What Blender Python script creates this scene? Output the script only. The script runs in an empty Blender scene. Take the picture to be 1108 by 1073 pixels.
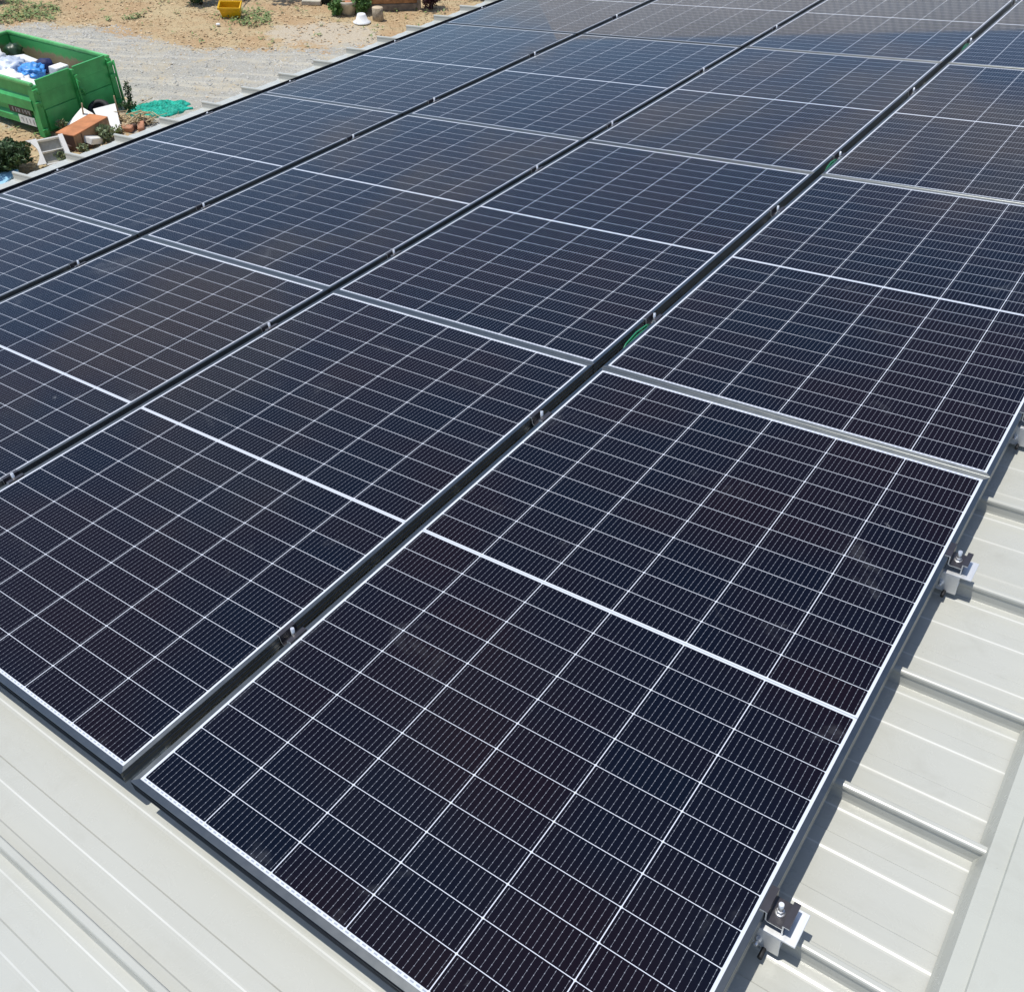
import bpy, bmesh, math, random
from mathutils import Vector, Matrix, noise
R = math.radians
random.seed(7)
S = bpy.context.scene
COL = S.collection

# ------------------------------------------------------------------ camera
TH = R(7.0)                                   # pitch of the roof
CAM = Vector((1.15888, -0.37672, 1.67960))
rx = Vector((0.81239, 0.58287, 0.01663)); dn = Vector((0.40526, -0.54388, -0.73482)); fw = Vector((-0.41926, 0.6037, -0.67806))
cd = bpy.data.cameras.new('camera'); cam = bpy.data.objects.new('camera', cd); COL.objects.link(cam)
m = Matrix((rx, -dn, -fw)).transposed().to_4x4(); m.translation = CAM; cam.matrix_world = m
cd.sensor_fit = 'HORIZONTAL'; cd.sensor_width = 36.0; cd.lens = 36 * 0.91738
cd.clip_start = 0.05; cd.clip_end = 6000
S.camera = cam

# ------------------------------------------------------------------ roof frame: u up the slope, v along the ridge, w off the sheet
RM = Matrix(((math.cos(TH), 0, -math.sin(TH)), (0, 1, 0), (math.sin(TH), 0, math.cos(TH)))).to_4x4()
def roof(u, v, w): return RM @ Vector((u, v, w))
def roof_mat(u, v, w, rz=0): return Matrix.Translation(roof(u, v, w)) @ RM @ Matrix.Rotation(rz, 4, 'Z')
GZ = -6.02                                    # ground level

# ------------------------------------------------------------------ sun, sky, exposure
SUN = (RM @ Vector((-0.12, -0.125, 1.0))).normalized()
ld = bpy.data.lights.new('sun', 'SUN'); sun = bpy.data.objects.new('sun', ld); COL.objects.link(sun)
ld.energy = 3.7; ld.angle = R(0.53); ld.color = (1.0, 0.965, 0.9)
sun.rotation_euler = (-SUN).to_track_quat('-Z', 'Y').to_euler()
W = bpy.data.worlds.new('World'); S.world = W; W.use_nodes = True
S.view_settings.view_transform = 'Standard'; S.view_settings.look = 'None'
S.view_settings.gamma = 1.0; S.view_settings.exposure = 0.15
try: S.view_settings.use_curve_mapping = False
except Exception: pass

# ------------------------------------------------------------------ node helpers
class NT:
    def __init__(s, tree): s.t = tree; s.n = tree.nodes; s.l = tree.links
    def put(s, sock, v):
        if v is None: return
        if hasattr(v, 'links') or isinstance(v, bpy.types.NodeSocket): s.l.new(v, sock)
        else:
            if hasattr(sock, 'default_value'):
                if isinstance(v, (tuple, list)) and len(v) == 3 and len(sock.default_value) == 4: v = (*v, 1)
                sock.default_value = v
    def math(s, op, a, b=None, c=None):
        n = s.n.new('ShaderNodeMath'); n.operation = op
        for i, v in enumerate((a, b, c)): s.put(n.inputs[i], v)
        return n.outputs[0]
    def vmath(s, op, a, b=None):
        n = s.n.new('ShaderNodeVectorMath'); n.operation = op
        s.put(n.inputs[0], a); s.put(n.inputs[1], b); return n.outputs[0]
    def noise(s, vec, scale, detail=3, rough=0.5, dist=0.0):
        n = s.n.new('ShaderNodeTexNoise'); s.put(n.inputs['Vector'], vec)
        n.inputs['Scale'].default_value = scale; n.inputs['Detail'].default_value = detail
        n.inputs['Roughness'].default_value = rough; n.inputs['Distortion'].default_value = dist
        return n.outputs['Fac']
    def white(s, vec):
        n = s.n.new('ShaderNodeTexWhiteNoise'); n.noise_dimensions = '3D'; s.put(n.inputs['Vector'], vec); return n.outputs['Value']
    def mix(s, f, a, b, blend='MIX'):
        n = s.n.new('ShaderNodeMix'); n.data_type = 'RGBA'; n.blend_type = blend
        s.put(n.inputs['Factor'], f); s.put(n.inputs['A'], None)
        s.put(n.inputs[6], a); s.put(n.inputs[7], b); return n.outputs[2]
    def ramp(s, v, lo, hi):
        n = s.n.new('ShaderNodeMapRange'); n.interpolation_type = 'SMOOTHSTEP'
        s.put(n.inputs[0], v); n.inputs[1].default_value = lo; n.inputs[2].default_value = hi
        return n.outputs[0]
    def sep(s, v):
        n = s.n.new('ShaderNodeSeparateXYZ'); s.put(n.inputs[0], v); return n.outputs
    def comb(s, x, y, z):
        n = s.n.new('ShaderNodeCombineXYZ'); s.put(n.inputs[0], x); s.put(n.inputs[1], y); s.put(n.inputs[2], z); return n.outputs[0]
    def coord(s, w='Object'): return s.n.new('ShaderNodeTexCoord').outputs[w]
    def bump(s, h, st=0.3, d=0.01):
        n = s.n.new('ShaderNodeBump'); n.inputs['Strength'].default_value = st; n.inputs['Distance'].default_value = d
        s.put(n.inputs['Height'], h); return n.outputs[0]
def mat(name):
    mt = bpy.data.materials.new(name); mt.use_nodes = True
    t = NT(mt.node_tree); b = t.n['Principled BSDF']; return mt, t, b
def simple(name, col, rough=0.5, metal=0.0, var=0.12, scale=6.0, dark=None, bump=0.0, bscale=40, spec=None):
    mt, t, b = mat(name); o = t.coord()
    f = t.noise(o, scale, 5, 0.6)
    f = t.ramp(f, 0.3, 0.7)
    lo = dark or tuple(c * (1 - var) for c in col); hi = tuple(min(1, c * (1 + var)) for c in col)
    t.put(b.inputs['Base Color'], t.mix(f, lo, hi))
    b.inputs['Roughness'].default_value = rough; b.inputs['Metallic'].default_value = metal
    if spec is not None: b.inputs['Specular IOR Level'].default_value = spec
    if bump: t.put(b.inputs['Normal'], t.bump(t.noise(o, bscale, 4), bump, 0.01))
    return mt

# ------------------------------------------------------------------ sky with thin summer cloud
w = NT(W.node_tree); bg = w.n['Background']
sky = w.n.new('ShaderNodeTexSky'); sky.sky_type = 'NISHITA'; sky.sun_disc = False
sky.sun_elevation = math.asin(SUN.z); sky.sun_rotation = math.atan2(SUN.x, SUN.y); sky.air_density = 0.8; sky.dust_density = 0.25; sky.ozone_density = 2.5
gv = w.n.new('ShaderNodeTexCoord').outputs['Generated']
dx, dy, dz = w.sep(gv)
zz = w.math('ADD', w.math('MAXIMUM', dz, 0.0), 0.12)
pv = w.comb(w.math('DIVIDE', dx, zz), w.math('DIVIDE', dy, zz), 0.0)
cl = w.noise(w.vmath('ADD', pv, (3.1, 1.7, 0.0)), 1.15, 7, 0.55, 0.3)
cf = w.math('MULTIPLY', w.ramp(cl, 0.49, 0.64), w.ramp(dz, 0.0, 0.06))
cf = w.math('MULTIPLY', cf, 0.60)
w.put(bg.inputs['Color'], w.mix(cf, sky.outputs[0], (5.0, 4.85, 4.8)))
bg.inputs['Strength'].default_value = 0.15

# ------------------------------------------------------------------ materials
def make_glass():
    mt, t, b = mat('solar_glass_over_cells')
    X, Y, Z = t.sep(t.coord())
    PU, PV, NB = 0.1835, 0.0715, 14
    cu = t.math('DIVIDE', t.math('SUBTRACT', X, 0.567 - 3 * PU), PU)
    yc = t.math('SUBTRACT', t.math('ABSOLUTE', t.math('SUBTRACT', Y, 0.881)), 0.0045)
    cv = t.math('DIVIDE', yc, PV)
    fu = t.math('FRACT', cu); fv = t.math('FRACT', cv)
    du = t.math('MULTIPLY', t.math('MINIMUM', fu, t.math('SUBTRACT', 1.0, fu)), PU)
    dv = t.math('MULTIPLY', t.math('MINIMUM', fv, t.math('SUBTRACT', 1.0, fv)), PV)
    AND = lambda *a: a[0] if len(a) == 1 else t.math('MULTIPLY', a[0], AND(*a[1:]))
    inu = AND(t.math('GREATER_THAN', cu, 0.0), t.math('LESS_THAN', cu, 6.0))
    inv = AND(t.math('GREATER_THAN', cv, 0.0), t.math('LESS_THAN', cv, 12.0))
    cell = AND(inu, inv, t.math('GREATER_THAN', du, 0.00095), t.math('GREATER_THAN', dv, 0.00070))
    # clipped wafer corners
    cell = AND(cell, t.math('GREATER_THAN', t.math('ADD', du, dv), 0.0034))
    fb = t.math('ABSOLUTE', t.math('SUBTRACT', t.math('FRACT', t.math('MULTIPLY', fu, float(NB))), 0.5))
    db = t.math('MULTIPLY', fb, PU / NB)
    bus = AND(t.math('LESS_THAN', db, 0.00026), t.math('GREATER_THAN', dv, 0.0030))
    fd = t.math('ABSOLUTE', t.math('SUBTRACT', t.math('FRACT', t.math('MULTIPLY', fv, 6.0)), 0.5))
    dot = AND(t.math('LESS_THAN', db, 0.0008), t.math('LESS_THAN', t.math('MULTIPLY', fd, PV / 6), 0.0009))
    line = AND(t.math('MAXIMUM', bus, dot), cell)
    # cell colours: random per cell, plus broad purple patches imitating reflected sky
    idv = t.comb(t.math('FLOOR', cu), t.math('ADD', t.math('FLOOR', cv), t.math('MULTIPLY', t.math('SIGN', t.math('SUBTRACT', Y, 0.881)), 31.0)),
                 t.math('MULTIPLY', t.n.new('ShaderNodeObjectInfo').outputs['Random'], 77.0))
    wn = t.white(idv)
    wp = t.n.new('ShaderNodeNewGeometry').outputs['Position']
    sky_patch = t.ramp(t.noise(wp, 1.7, 2), 0.38, 0.62)
    hue = t.math('ADD', t.math('MULTIPLY', wn, 0.3), t.math('MULTIPLY', sky_patch, 0.7))
    cc = t.mix(hue, (0.0016, 0.0038, 0.0110), (0.0066, 0.0036, 0.0072))
    # dried water marks and dust
    sm = t.ramp(t.noise(wp, 5.5, 6, 0.62, 0.6), 0.60, 0.80)
    fine = t.noise(wp, 60, 3)
    smf = t.math('MULTIPLY', t.math('MULTIPLY', sm, fine), 0.15)
    blob = t.ramp(t.noise(t.vmath('ADD', wp, (5.3, 2.2, 0)), 13, 3, 0.5, 0.4), 0.76, 0.84)
    smf = t.math('ADD', smf, t.math('MULTIPLY', t.math('MULTIPLY', blob, fine), 0.45))
    gr = t.math('MULTIPLY', t.ramp(t.math('ADD', X, t.math('MULTIPLY', t.noise(wp, 14, 5, 0.7), 0.05)), 0.062, 0.030), t.ramp(t.noise(wp, 3.3, 4), 0.42, 0.62))
    smf = t.math('ADD', smf, t.math('MULTIPLY', gr, 0.10))
    smf = t.math('ADD', smf, 0.002)
    backc = t.mix(t.math('LESS_THAN', t.math('ABSOLUTE', t.math('SUBTRACT', Y, 0.881)), 0.0013), (0.60, 0.63, 0.69), (0.34, 0.37, 0.42))
    edge = AND(t.math('GREATER_THAN', cv, 12.02), t.math('LESS_THAN', cv, 12.06), inu, t.math('LESS_THAN', fb, 0.30))
    backc = t.mix(edge, backc, (0.34, 0.37, 0.42))
    c = t.mix(cell, backc, cc)
    c = t.mix(line, c, (0.21, 0.225, 0.26))
    c = t.mix(smf, c, (0.48, 0.50, 0.52))
    t.put(b.inputs['Base Color'], c)
    b.inputs['IOR'].default_value = 1.21
    rg = t.math('ADD', 0.035, t.math('MULTIPLY', smf, 0.6)); t.put(b.inputs['Roughness'], rg)
    return mt
M_GLASS = make_glass()
def make_alu(name, col, rough, metal=1.0, brushed=True):
    mt, t, b = mat(name); o = t.coord()
    f = t.noise(t.vmath('MULTIPLY', o, (40, 3, 40)), 4, 4)
    t.put(b.inputs['Base Color'], t.mix(f, tuple(c * 0.88 for c in col), tuple(min(1, c * 1.08) for c in col)))
    t.put(b.inputs['Roughness'], t.math('ADD', rough - 0.06, t.math('MULTIPLY', f, 0.14)))
    b.inputs['Metallic'].default_value = metal
    return mt
def make_frame():
    mt, t, b = mat('anodised_frame'); o = t.coord(); X, Y, Z = t.sep(o)
    f = t.noise(t.vmath('MULTIPLY', o, (9, 9, 40)), 4, 5, 0.6)
    t.put(b.inputs['Base Color'], t.mix(f, (0.165, 0.175, 0.172), (0.23, 0.24, 0.235)))
    ex = t.math('MINIMUM', X, t.math('SUBTRACT', 1.134, X)); ey = t.math('MINIMUM', Y, t.math('SUBTRACT', 1.762, Y))
    k = t.math('LESS_THAN', ex, ey)
    vt = t.n.new('ShaderNodeVectorTransform'); vt.vector_type = 'VECTOR'; vt.convert_from = 'OBJECT'; vt.convert_to = 'WORLD'
    t.put(vt.inputs[0], t.comb(k, t.math('SUBTRACT', 1.0, k), 0.0))
    t.put(b.inputs['Tangent'], vt.outputs[0])
    b.inputs['Metallic'].default_value = 1.0; b.inputs['Anisotropic'].default_value = 0.7
    t.put(b.inputs['Roughness'], t.math('ADD', 0.34, t.math('MULTIPLY', f, 0.12)))
    return mt
M_FRAME = make_frame()
M_ALU = make_alu('bright_aluminium', (0.74, 0.75, 0.755), 0.45, 0.55)
M_STEEL = make_alu('zinc_bolt', (0.78, 0.78, 0.78), 0.42, 0.8)
M_BLACK = simple('black_anodised', (0.030, 0.028, 0.034), 0.38, 0.0, 0.2, 30)
M_BLACKTRIM = simple('matt_black_trim', (0.010, 0.011, 0.013), 0.6)
M_BACK = simple('white_backsheet', (0.7, 0.7, 0.7), 0.6)
M_GREENWIRE = simple('green_wire', (0.02, 0.22, 0.10), 0.4)
def make_roof(name, a, b_, worn=0.45):  # last argument sets the strength of the pale edge lines
    mt, t, b = mat(name); o = t.coord()
    n1 = t.noise(t.vmath('MULTIPLY', o, (0.8, 2.0, 1)), 1.6, 5, 0.6)
    n2 = t.ramp(t.noise(o, 9, 6, 0.7, 0.4), 0.50, 0.78)
    n3 = t.ramp(t.noise(o, 70, 2), 0.74, 0.80)
    n4 = t.ramp(t.noise(t.vmath('MULTIPLY', o, (0.7, 9.0, 1)), 3.0, 5, 0.65), 0.45, 0.80)
    c = t.mix(n1, a, b_)
    c = t.mix(t.math('MULTIPLY', n2, 0.32), c, (0.30, 0.295, 0.25))
    c = t.mix(t.math('MULTIPLY', n4, 0.18), c, (0.33, 0.325, 0.275))
    c = t.mix(t.math('MULTIPLY', n3, 0.34), c, (0.17, 0.165, 0.14))
    # pale lines along the edges of the swages and rib feet
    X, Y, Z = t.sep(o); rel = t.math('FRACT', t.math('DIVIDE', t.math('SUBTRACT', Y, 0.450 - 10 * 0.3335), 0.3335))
    edge_line = None
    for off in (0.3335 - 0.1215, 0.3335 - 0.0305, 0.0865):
        q = t.math('LESS_THAN', t.math('ABSOLUTE', t.math('SUBTRACT', rel, off / 0.3335)), 0.0016 / 0.3335); edge_line = q if edge_line is None else t.math('MAXIMUM', edge_line, q)
    c = t.mix(t.math('MULTIPLY', edge_line, t.math('MULTIPLY', t.ramp(n1, 0.25, 0.6), worn)), c, (0.78, 0.78, 0.74))
    t.put(b.inputs['Base Color'], c)
    t.put(b.inputs['Roughness'], t.math('ADD', 0.27, t.math('MULTIPLY', n2, 0.2)))
    t.put(b.inputs['Normal'], t.bump(t.noise(t.vmath('MULTIPLY', o, (1, 3, 1)), 3.0, 2), 0.25, 0.006))
    return mt
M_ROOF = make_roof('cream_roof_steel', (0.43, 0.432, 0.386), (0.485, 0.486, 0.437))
M_CAP = make_roof('cream_ridge_steel', (0.42, 0.425, 0.372), (0.47, 0.475, 0.42), 0.0)
M_WALL = simple('pale_wall_steel', (0.42, 0.42, 0.39), 0.5)
M_CORR = simple('grey_corrugated_steel', (0.70, 0.715, 0.73), 0.5, 0, 0.08, 0.8)
def make_paint(name, col, worn=(0.16, 0.13, 0.06), amount=0.38, rough=0.4):
    mt, t, b = mat(name); o = t.coord()
    n = t.noise(o, 2.2, 6, 0.65); sp = t.ramp(t.noise(o, 14, 5, 0.7), 0.60, 0.74)
    c = t.mix(t.ramp(n, 0.3, 0.7), tuple(x * 0.78 for x in col), tuple(min(1, x * 1.16 + 0.012) for x in col))
    c = t.mix(t.math('MULTIPLY', sp, amount), c, worn)
    t.put(b.inputs['Base Color'], c); b.inputs['Roughness'].default_value = rough
    t.put(b.inputs['Normal'], t.bump(t.noise(o, 5, 3), 0.25, 0.02))
    return mt
M_GREEN = make_paint('green_bin_paint', (0.045, 0.36, 0.095))
M_GREENIN = make_paint('scuffed_bin_inside', (0.13, 0.48, 0.16), (0.30, 0.20, 0.10), 0.9)
def make_inside():
    mt, t, b = mat('bin_inside_rust_band'); o = t.coord(); X, Y, Z = t.sep(o)
    n = t.noise(o, 6, 5, 0.7)
    f = t.ramp(t.math('ADD', Z, t.math('MULTIPLY', t.math('SUBTRACT', n, 0.5), 0.35)), 0.83, 0.75)
    r = t.mix(t.noise(o, 20, 5, 0.7), (0.17, 0.12, 0.06), (0.42, 0.33, 0.20))
    t.put(b.inputs['Base Color'], t.mix(f, (0.06, 0.36, 0.10), r)); b.inputs['Roughness'].default_value = 0.6
    return mt
M_INSIDE = make_inside()
M_SIGNB = simple('black_sign', (0.02, 0.02, 0.022), 0.4)
M_SIGNW = simple('white_sign', (0.72, 0.74, 0.70), 0.4)
M_WHITE = simple('white_board', (0.76, 0.75, 0.71), 0.55, 0, 0.06, 5)
M_FOAM = simple('white_foam', (0.80, 0.80, 0.79), 0.8, 0, 0.05, 12, bump=0.2)
M_BLUEBAG = simple('blue_plastic', (0.07, 0.30, 0.74), 0.4, 0, 0.25, 7)
M_NAVY = simple('navy_cloth', (0.012, 0.02, 0.09), 0.7)
M_LBLUE = simple('pale_blue_plastic', (0.30, 0.55, 0.72), 0.4)
M_TERRA = simple('terracotta_board', (0.50, 0.20, 0.085), 0.6, 0, 0.2, 4)
M_BROWNS = simple('brown_chipboard', (0.30, 0.18, 0.10), 0.75, 0, 0.2, 9)
M_DARKB = simple('dark_brown_board', (0.07, 0.035, 0.025), 0.7)
M_GREYB = simple('grey_drawer_board', (0.34, 0.33, 0.28), 0.7, 0, 0.15, 7)
M_NET = simple('teal_netting', (0.008, 0.42, 0.30), 0.7, 0, 0.25, 9, dark=(0.004, 0.24, 0.17))
M_BLACKR = simple('black_rubber', (0.016, 0.016, 0.017), 0.7)
M_BRICK = simple('broken_brick', (0.40, 0.19, 0.11), 0.85, 0, 0.25, 11)
M_TIMB = simple('pale_offcut', (0.52, 0.40, 0.26), 0.8, 0, 0.2, 12)
M_YEL = simple('yellow_plastic', (0.72, 0.42, 0.008), 0.4, 0, 0.12, 5)
M_STONE = simple('pale_concrete', (0.46, 0.42, 0.34), 0.85, 0, 0.2, 8, bump=0.3)
M_STUMPT = simple('cut_log_face', (0.55, 0.44, 0.30), 0.8)
M_STUMPS = simple('log_bark', (0.34, 0.28, 0.20), 0.9, 0, 0.3, 14, bump=0.4)
M_SLEEP = simple('weathered_sleeper', (0.20, 0.165, 0.13), 0.85, 0, 0.35, 6)
M_RUST = simple('rusty_board', (0.34, 0.17, 0.07), 0.85, 0, 0.4, 5)
def leafmat(name, a, b_):
    mt, t, b = mat(name); wp = t.n.new('ShaderNodeNewGeometry'); f = t.noise(wp.outputs['Position'], 7, 3)
    rnd = wp.outputs['Random Per Island']
    t.put(b.inputs['Base Color'], t.mix(t.math('ADD', t.math('MULTIPLY', rnd, 0.6), t.math('MULTIPLY', f, 0.4)), a, b_)); b.inputs['Roughness'].default_value = 0.6
    return mt
M_LEAFD = leafmat('dark_leaf', (0.012, 0.035, 0.010), (0.055, 0.115, 0.03))
M_LEAFG = leafmat('green_leaf', (0.035, 0.10, 0.02), (0.14, 0.26, 0.06))
M_LEAFS = leafmat('silver_leaf', (0.11, 0.16, 0.07), (0.30, 0.36, 0.20))
M_LEAFP = leafmat('purple_leaf', (0.02, 0.006, 0.009), (0.10, 0.03, 0.035))
M_STEM = simple('plant_stem', (0.16, 0.11, 0.06), 0.8)
M_STRAW = leafmat('dry_straw', (0.34, 0.25, 0.13), (0.62, 0.50, 0.30))
M_DRYLEAF = leafmat('dry_leaf_litter', (0.30, 0.20, 0.10), (0.70, 0.50, 0.28))
M_PEBBLE = leafmat('gravel_pebbles', (0.27, 0.26, 0.235), (0.66, 0.64, 0.58))
M_WEED = leafmat('green_weed', (0.09, 0.15, 0.04), (0.25, 0.32, 0.10))

def make_ground():
    mt, t, b = mat('ground_surface')
    wp = t.n.new('ShaderNodeNewGeometry').outputs['Position']
    at = t.n.new('ShaderNodeAttribute'); at.attribute_name = 'zone'
    r_, g_, b2 = t.sep(at.outputs['Vector'])
    n1 = t.noise(wp, 1.1, 6, 0.65); n2 = t.noise(wp, 6.0, 6, 0.7); n3 = t.noise(wp, 34, 4, 0.7); n4 = t.noise(wp, 0.5, 3)
    jit = t.math('ADD', t.math('MULTIPLY', t.math('SUBTRACT', n2, 0.5), 1.3), t.math('MULTIPLY', t.math('SUBTRACT', n1, 0.5), 1.6))
    gm = t.ramp(t.math('ADD', r_, jit), 0.36, 0.64)
    gg = t.ramp(t.math('ADD', g_, jit), 0.35, 0.75)
    gd = t.ramp(t.math('ADD', b2, jit), 0.35, 0.70)
    straw = t.mix(t.ramp(n1, 0.35, 0.65), (0.47, 0.325, 0.185), (0.54, 0.44, 0.265))
    straw = t.mix(t.ramp(n3, 0.35, 0.7), t.mix(0.35, straw, (0.20, 0.13, 0.07)), straw)
    gravel = t.mix(t.ramp(n3, 0.3, 0.7), (0.27, 0.262, 0.23), (0.46, 0.448, 0.40))
    trk = t.noise(t.vmath('MULTIPLY', t.comb(t.math('ADD', t.math('MULTIPLY', t.sep(wp)[0], 0.87), t.math('MULTIPLY', t.sep(wp)[1], 0.5)), t.math('SUBTRACT', t.math('MULTIPLY', t.sep(wp)[1], 0.87), t.math('MULTIPLY', t.sep(wp)[0], 0.5)), 0.0), (0.18, 2.4, 1.0)), 1.6, 5, 0.6)
    gravel = t.mix(t.math('MULTIPLY', t.ramp(trk, 0.47, 0.62), 0.55), gravel, (0.56, 0.52, 0.42))
    gravel = t.mix(t.math('MULTIPLY', t.ramp(n1, 0.45, 0.7), 0.55), gravel, (0.47, 0.41, 0.30))
    dirt = t.mix(t.ramp(n3, 0.3, 0.7), (0.38, 0.32, 0.235), (0.56, 0.49, 0.38))
    green = t.mix(t.ramp(n2, 0.4, 0.65), (0.20, 0.20, 0.07), (0.42, 0.33, 0.14))
    c = t.mix(t.math('MULTIPLY', gg, 0.7), straw, green)
    c = t.mix(gd, c, dirt); c = t.mix(gm, c, gravel)
    c = t.mix(t.math('MULTIPLY', t.ramp(t.noise(wp, 2.2, 7, 0.75), 0.54, 0.70), 0.6), c, straw)
    t.put(b.inputs['Base Color'], c); b.inputs['Roughness'].default_value = 0.95
    b.inputs['Specular IOR Level'].default_value = 0.15
    t.put(b.inputs['Normal'], t.bump(t.math('ADD', n3, n2), 0.6, 0.03))
    return mt
M_GROUND = make_ground()

# ------------------------------------------------------------------ mesh helpers
class MB:
    def __init__(s): s.bm = bmesh.new()
    def quad(s, pts, mi=0):
        f = s.bm.faces.new([s.bm.verts.new(p) for p in pts]); f.material_index = mi; return f
    def hexa(s, p, mi=0, tops=None):
        """p: 8 corners, bottom ring then top ring"""
        v = [s.bm.verts.new(q) for q in p]
        for k, ids in enumerate(((3, 2, 1, 0), (4, 5, 6, 7), (0, 1, 5, 4), (1, 2, 6, 5), (2, 3, 7, 6), (3, 0, 4, 7))):
            f = s.bm.faces.new([v[i] for i in ids]); f.material_index = (tops if (k == 1 and tops is not None) else mi)
    def box(s, x0, x1, y0, y1, z0, z1, mi=0, rot=None, at=(0, 0, 0), tops=None):
        p = [(x0, y0, z0), (x1, y0, z0), (x1, y1, z0), (x0, y1, z0), (x0, y0, z1), (x1, y0, z1), (x1, y1, z1), (x0, y1, z1)]
        p = [Vector(q) for q in p]
        if rot is not None: p = [rot @ q for q in p]
        s.hexa([q + Vector(at) for q in p], mi, tops)
    def prism(s, prof, y0, y1, mi=0, caps=None):
        """(x, z) outline swept along y"""
        a = [s.bm.verts.new((x, y0, z)) for x, z in prof]; b = [s.bm.verts.new((x, y1, z)) for x, z in prof]
        n = len(prof)
        for i in range(n):
            j = (i + 1) % n
            f = s.bm.faces.new((a[i], a[j], b[j], b[i])); f.material_index = mi
        for r in (list(reversed(a)), b):
            f = s.bm.faces.new(r); f.material_index = mi if caps is None else caps
    def tube(s, pts, rad, seg=8, mi=0, r2=None):
        pts = [Vector(p) for p in pts]; rings = []
        for i, p in enumerate(pts):
            d = (pts[min(i + 1, len(pts) - 1)] - pts[max(i - 1, 0)]).normalized()
            a = d.orthogonal().normalized() if i == 0 else (rings_a - d * rings_a.dot(d)).normalized()
            rings_a = a; bb = d.cross(a)
            rr = rad if r2 is None else rad + (r2 - rad) * i / (len(pts) - 1)
            rings.append([s.bm.verts.new(p + (a * math.cos(2 * math.pi * k / seg) + bb * math.sin(2 * math.pi * k / seg)) * rr) for k in range(seg)])
        for i in range(len(rings) - 1):
            for k in range(seg):
                f = s.bm.faces.new((rings[i][k], rings[i][(k + 1) % seg], rings[i + 1][(k + 1) % seg], rings[i + 1][k])); f.material_index = mi; f.smooth = True
        for r in (list(reversed(rings[0])), rings[-1]):
            f = s.bm.faces.new(r); f.material_index = mi
    def lathe(s, prof, seg=24, mi=0, c=(0, 0, 0), smooth=True):
        rings = []
        for r, z in prof:
            rings.append([s.bm.verts.new((c[0] + r * math.cos(2 * math.pi * k / seg), c[1] + r * math.sin(2 * math.pi * k / seg), c[2] + z)) for k in range(seg)])
        for i in range(len(rings) - 1):
            for k in range(seg):
                f = s.bm.faces.new((rings[i][k], rings[i][(k + 1) % seg], rings[i + 1][(k + 1) % seg], rings[i + 1][k])); f.material_index = mi; f.smooth = smooth
        for r in (list(reversed(rings[0])), rings[-1]):
            f = s.bm.faces.new(r); f.material_index = mi
    def bevel(s, w=0.002, seg=2):
        bmesh.ops.bevel(s.bm, geom=list(s.bm.edges), offset=w, segments=seg, affect='EDGES', clamp_overlap=True); return s
    def build(s, name, mats, parent=None, recalc=True):
        if recalc: bmesh.ops.recalc_face_normals(s.bm, faces=s.bm.faces)
        me = bpy.data.meshes.new(name); s.bm.to_mesh(me); s.bm.free()
        for mm in (mats if isinstance(mats, (list, tuple)) else [mats]): me.materials.append(mm)
        o = bpy.data.objects.new(name, me); COL.objects.link(o)
        if parent is not None: o.parent = parent
        return o
def tag(o, label=None, cat=None, group=None, kind=None):
    if label: o['label'] = label
    if cat: o['category'] = cat
    if group: o['group'] = group
    if kind: o['kind'] = kind
    return o
def thing(name, label, cat, mw, group=None):
    o = bpy.data.objects.new(name, None); COL.objects.link(o); o.empty_display_size = 0.1
    o.matrix_world = mw; return tag(o, label, cat, group)
def copy_tree(o, parent=None):
    c = o.copy(); COL.objects.link(c)
    if parent is not None: c.parent = parent
    for ch in list(o.children): copy_tree(ch, c)
    return c
def ground_mat(x, y, rz=0, z=0.0): return Matrix.Translation((x, y, GZ + z)) @ Matrix.Rotation(rz, 4, 'Z')

# ================================================================== THE GROUND
GR = [(-25.64, 12.25), (-24.57, 13.12), (-23.42, 13.95), (-22.29, 14.57), (-22.25, 14.99), (-20.95, 14.98), (-20.04, 14.79), (-19.51, 14.86), (-18.65, 15.28), (-17.86, 16.36), (-17.23, 16.69), (-15.72, 18.07), (-12.53, 13.84), (-13.56, 10.9), (-16.2, 10.6), (-17.3, 11.6), (-19.0, 9.0), (-22.0, 9.0)]
DIRT = [(-19.15, 17.6), (-18.53, 18.51), (-17.41, 18.9), (-16.84, 19.06), (-15.78, 18.49), (-15.62, 17.27), (-17.33, 16.79), (-18.43, 16.44)]
GREEN = [[(-26.29, 14.22), (-24.94, 15.0), (-24.09, 14.83), (-23.8, 13.94), (-24.77, 13.25)], [(-22.61, 15.61), (-22.76, 16.33), (-22.17, 15.56), (-22.59, 15.02)],
         [(-20.62, 17.02), (-20.7, 18.01), (-19.85, 18.28), (-19.24, 17.53), (-19.51, 16.91), (-20.05, 16.67)]]
def inside(p, poly):
    x, y = p; r = False; j = len(poly) - 1
    for i in range(len(poly)):
        xi, yi = poly[i]; xj, yj = poly[j]
        if (yi > y) != (yj > y) and x < (xj - xi) * (y - yi) / (yj - yi) + xi: r = not r
        j = i
    return r
def zone(x, y):
    q = Vector((x * 0.9, y * 0.9, 0)); ox = noise.noise(q) * 0.5; oy = noise.noise(q + Vector((9, 4, 2))) * 0.5
    p = (x + ox, y + oy)
    return (inside(p, GR), any(inside(p, g) for g in GREEN), inside(p, DIRT))
def soft(x, y):
    if not (-31 < x < -11 and 4 < y < 28): return tuple(float(k) for k in zone(x, y))
    a = [0.0, 0.0, 0.0]
    for i in range(10):
        an = i * 2.4; q = 0.95 * math.sqrt((i + 0.5) / 10); z = zone(x + q * math.cos(an), y + q * math.sin(an))
        for k in range(3): a[k] += z[k] / 10
    return tuple(a)
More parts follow.
